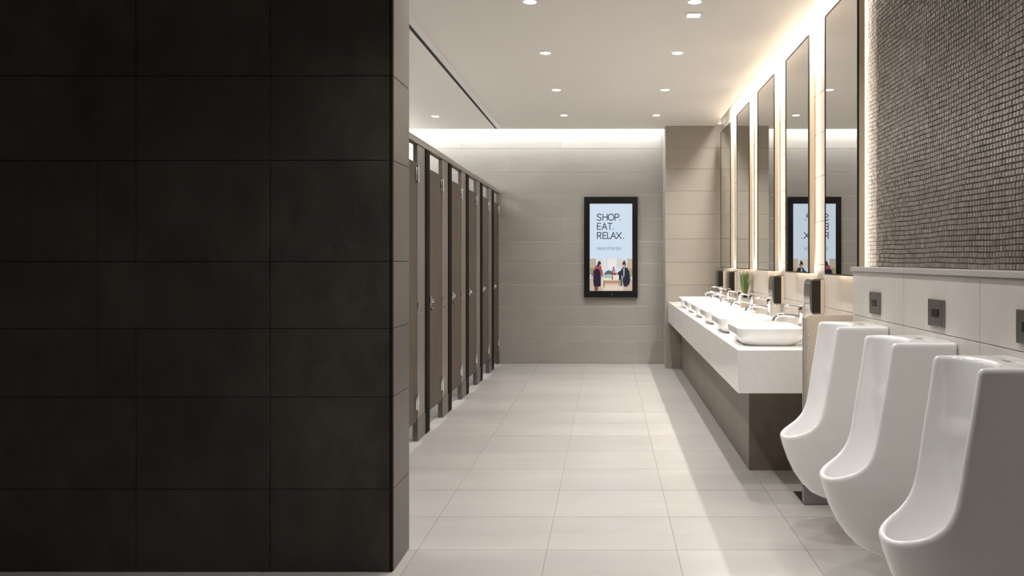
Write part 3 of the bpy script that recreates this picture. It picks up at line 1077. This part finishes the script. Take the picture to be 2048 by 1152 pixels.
# lettering drawn as strokes
GL = {
    'S': [[(1, .86), (.85, .97), (.5, 1), (.15, .95), (.0, .76), (.15, .58), (.5, .5), (.85, .42), (1, .24), (.85, .05), (.5, 0), (.15, .03), (0, .14)]],
    'H': [[(0, 0), (0, 1)], [(1, 0), (1, 1)], [(0, .52), (1, .52)]],
    'O': [[(.5 + .5 * math.cos(a * math.pi / 12), .5 + .5 * math.sin(a * math.pi / 12)) for a in range(25)]],
    'P': [[(0, 0), (0, 1), (.6, 1), (.9, .92), (1, .73), (.9, .54), (.6, .46), (0, .46)]],
    'E': [[(1, 0), (0, 0), (0, 1), (1, 1)], [(0, .52), (.9, .52)]],
    'A': [[(0, 0), (.5, 1), (1, 0)], [(.18, .34), (.82, .34)]],
    'T': [[(.5, 0), (.5, 1)], [(0, 1), (1, 1)]],
    'R': [[(0, 0), (0, 1), (.6, 1), (.9, .92), (1, .74), (.9, .56), (.6, .48), (0, .48)], [(.5, .48), (1, 0)]],
    'L': [[(0, 1), (0, 0), (1, 0)]],
    'X': [[(0, 0), (1, 1)], [(0, 1), (1, 0)]],
    'V': [[(0, 1), (.5, 0), (1, 1)]], 'N': [[(0, 0), (0, 1), (1, 0), (1, 1)]], 'G': [[(1, .85), (.5, 1), (0, .5), (.5, 0), (1, .2), (1, .5), (.6, .5)]],
    'I': [[(.5, 0), (.5, 1)]], '-': [[(0, .5), (1, .5)]],
}


def ribbon(mb, p, th, y0, y1):
    for a, b in zip(p[:-1], p[1:]):
        d = Vector((b[0] - a[0], b[1] - a[1]))
        if d.length == 0:
            continue
        e = d.normalized() * th * 0.5
        n = Vector((-d.y, d.x)).normalized() * th * 0.5
        c = [(a[0] - e.x + n.x, a[1] - e.y + n.y), (a[0] - e.x - n.x, a[1] - e.y - n.y), (b[0] + e.x - n.x, b[1] + e.y - n.y), (b[0] + e.x + n.x, b[1] + e.y + n.y)]
        mb.prism_y(c, y0, y1)


M['ink'] = emat('ink_grey', (34, 40, 46), 0.9)
M['ink2'] = emat('ink_pale', (96, 104, 112), 0.9)
lines = [('headline', [('S', 330, 365), ('H', 380, 418), ('O', 427, 477), ('P', 488, 522)], 302, 357, 532),
         ('headline', [('E', 331, 360), ('A', 373, 415), ('T', 424, 460)], 384, 438, 470),
         ('headline', [('R', 331, 364), ('E', 380, 409), ('L', 421, 446), ('A', 450, 494), ('X', 500, 543)], 465, 519, 561)]
for nm, ls, y0, y1, dot in lines:
    for (ch, a, b) in ls:
        mb = MB()
        for st in GL[ch]:
            ribbon(mb, [(zx(a + (b - a) * u), zy(y1 - (y1 - y0) * v)) for u, v in st], 0.0105, -0.0018, -0.0009)
        mb.obj('letter', M['ink'], ds)
    MB().box(zx(dot - 4), zx(dot + 4), -0.0018, -0.0009, zy(y1 + 1), zy(y1 - 7)).obj('full_stop', M['ink'], ds)
mb = MB()
txt = 'ENVIAS-EPSOR GEAI'
cur = 331
for ch in txt:
    wd_ = 11 if ch not in 'I ' else 5
    if ch in GL:
        for st in GL[ch]:
            ribbon(mb, [(zx(cur + wd_ * u), zy(619 - 24 * v)) for u, v in st], 0.0030, -0.0018, -0.0009)
    cur += wd_ + 2.6
mb.obj('small_print', M['ink2'], ds)
# flat photograph shown in the lower part of the screen
cols = {}
pics = MB()
plist = []


def pic(col, poly, depth):
    if col not in cols:
        cols[col] = len(plist)
        plist.append(emat('picture_%d_%d_%d' % col, col, 0.85))
    pics.prism_y([(zx(a), zy(b)) for a, b in poly], -0.0010 - 0.00012 * depth, -0.0009, cols[col])


def rect(col, a, b, c, d, depth):
    pic(col, [(a, b), (c, b), (c, d), (a, d)], depth)


def blob(col, cx, cy, rx, ry, depth, n=14):
    pic(col, [(cx + rx * math.cos(2 * math.pi * i / n), cy + ry * math.sin(2 * math.pi * i / n)) for i in range(n)], depth)


rect((214, 205, 192), 265, 697, 640, 982, 0)
rect((190, 176, 158), 265, 697, 318, 780, 1)
rect((232, 229, 222), 372, 697, 415, 800, 1)
rect((240, 238, 232), 424, 697, 500, 790, 1)
rect((222, 215, 204), 508, 697, 556, 780, 1)
rect((206, 184, 158), 596, 697, 640, 790, 1)
rect((150, 150, 104), 265, 778, 300, 840, 1)
rect((178, 160, 120), 610, 780, 640, 860, 1)
rect((206, 184, 162), 265, 880, 640, 982, 2)
rect((228, 214, 198), 380, 915, 560, 982, 3)
rect((190, 150, 108), 392, 884, 528, 930, 3)
rect((236, 228, 216), 372, 846, 540, 890, 4)
pic((92, 104, 100), [(388, 832), (412, 808), (430, 800), (470, 812), (480, 838), (400, 842)], 4)
pic((168, 196, 194), [(384, 842), (440, 832), (456, 852), (446, 868), (388, 868)], 5)
rect((150, 84, 82), 452, 820, 500, 842, 5)
pic((176, 110, 104), [(462, 812), (470, 780), (480, 776), (490, 812)], 5)
blob((120, 74, 66), 475, 776, 7, 9, 6)
rect((44, 42, 60), 522, 838, 546, 888, 5)
rect((74, 78, 100), 536, 880, 552, 940, 5)
rect((132, 66, 66), 458, 846, 468, 884, 5)
rect((156, 110, 74), 384, 890, 394, 950, 4)
rect((160, 120, 90), 520, 890, 530, 940, 4)
# woman with red scarf
pic((206, 160, 164), [(350, 782), (380, 800), (386, 850), (366, 878), (350, 860)], 6)
pic((162, 82, 90), [(316, 760), (340, 742), (362, 750), (370, 790), (380, 840), (350, 860), (300, 830), (284, 868), (276, 860), (296, 800)], 7)
pic((36, 34, 52), [(300, 800), (330, 784), (352, 800), (362, 860), (362, 938), (356, 944), (300, 942), (292, 880)], 8)
pic((120, 78, 66), [(304, 942), (340, 942), (336, 980), (306, 980)], 7)
pic((206, 150, 126), [(268, 878), (296, 872), (298, 888), (270, 890)], 9)
blob((204, 156, 138), 352, 748, 12, 16, 8)
pic((58, 40, 36), [(330, 756), (336, 730), (344, 716), (358, 722), (366, 742), (352, 744), (346, 768)], 9)
rect((226, 214, 204), 364, 878, 384, 950, 5)
# man in dark coat
pic((40, 38, 52), [(500, 828), (540, 800), (548, 780), (566, 772), (596, 776), (614, 810), (624, 880), (612, 930), (560, 930), (552, 850), (540, 838), (510, 842)], 7)
pic((136, 154, 172), [(556, 784), (576, 778), (572, 850), (560, 870)], 8)
rect((52, 44, 70), 566, 900, 600, 945, 6)
pic((206, 160, 136), [(496, 826), (512, 822), (514, 838), (500, 840)], 9)
blob((206, 164, 142), 566, 760, 12, 17, 8)
pic((72, 56, 50), [(550, 752), (556, 728), (572, 708), (580, 730), (586, 756), (578, 770), (574, 748)], 9)
pics.obj('picture_print', plist, ds)
ic = MB().lathe([(0.0, -0.001), (0.008, -0.001)], 16)
sn = MB()
sn.tube([(WX(1223.5), 0.001, WZ(588.5)), (WX(1223.5), -0.002, WZ(588.5))], 0.009, 16)
sn.obj('power_button', M['steel'], ds)
sn = MB().tube([(WX(1222.5), 0.001, WZ(400.5)), (WX(1222.5), -0.0015, WZ(400.5))], 0.012, 16).obj('camera_window', M['blackplas'], ds)
MB().box(WX(1190), WX(1254), 0.056, 0.058, WZ(560), WZ(430)).obj('wall_mount', M['dark_metal'], ds)
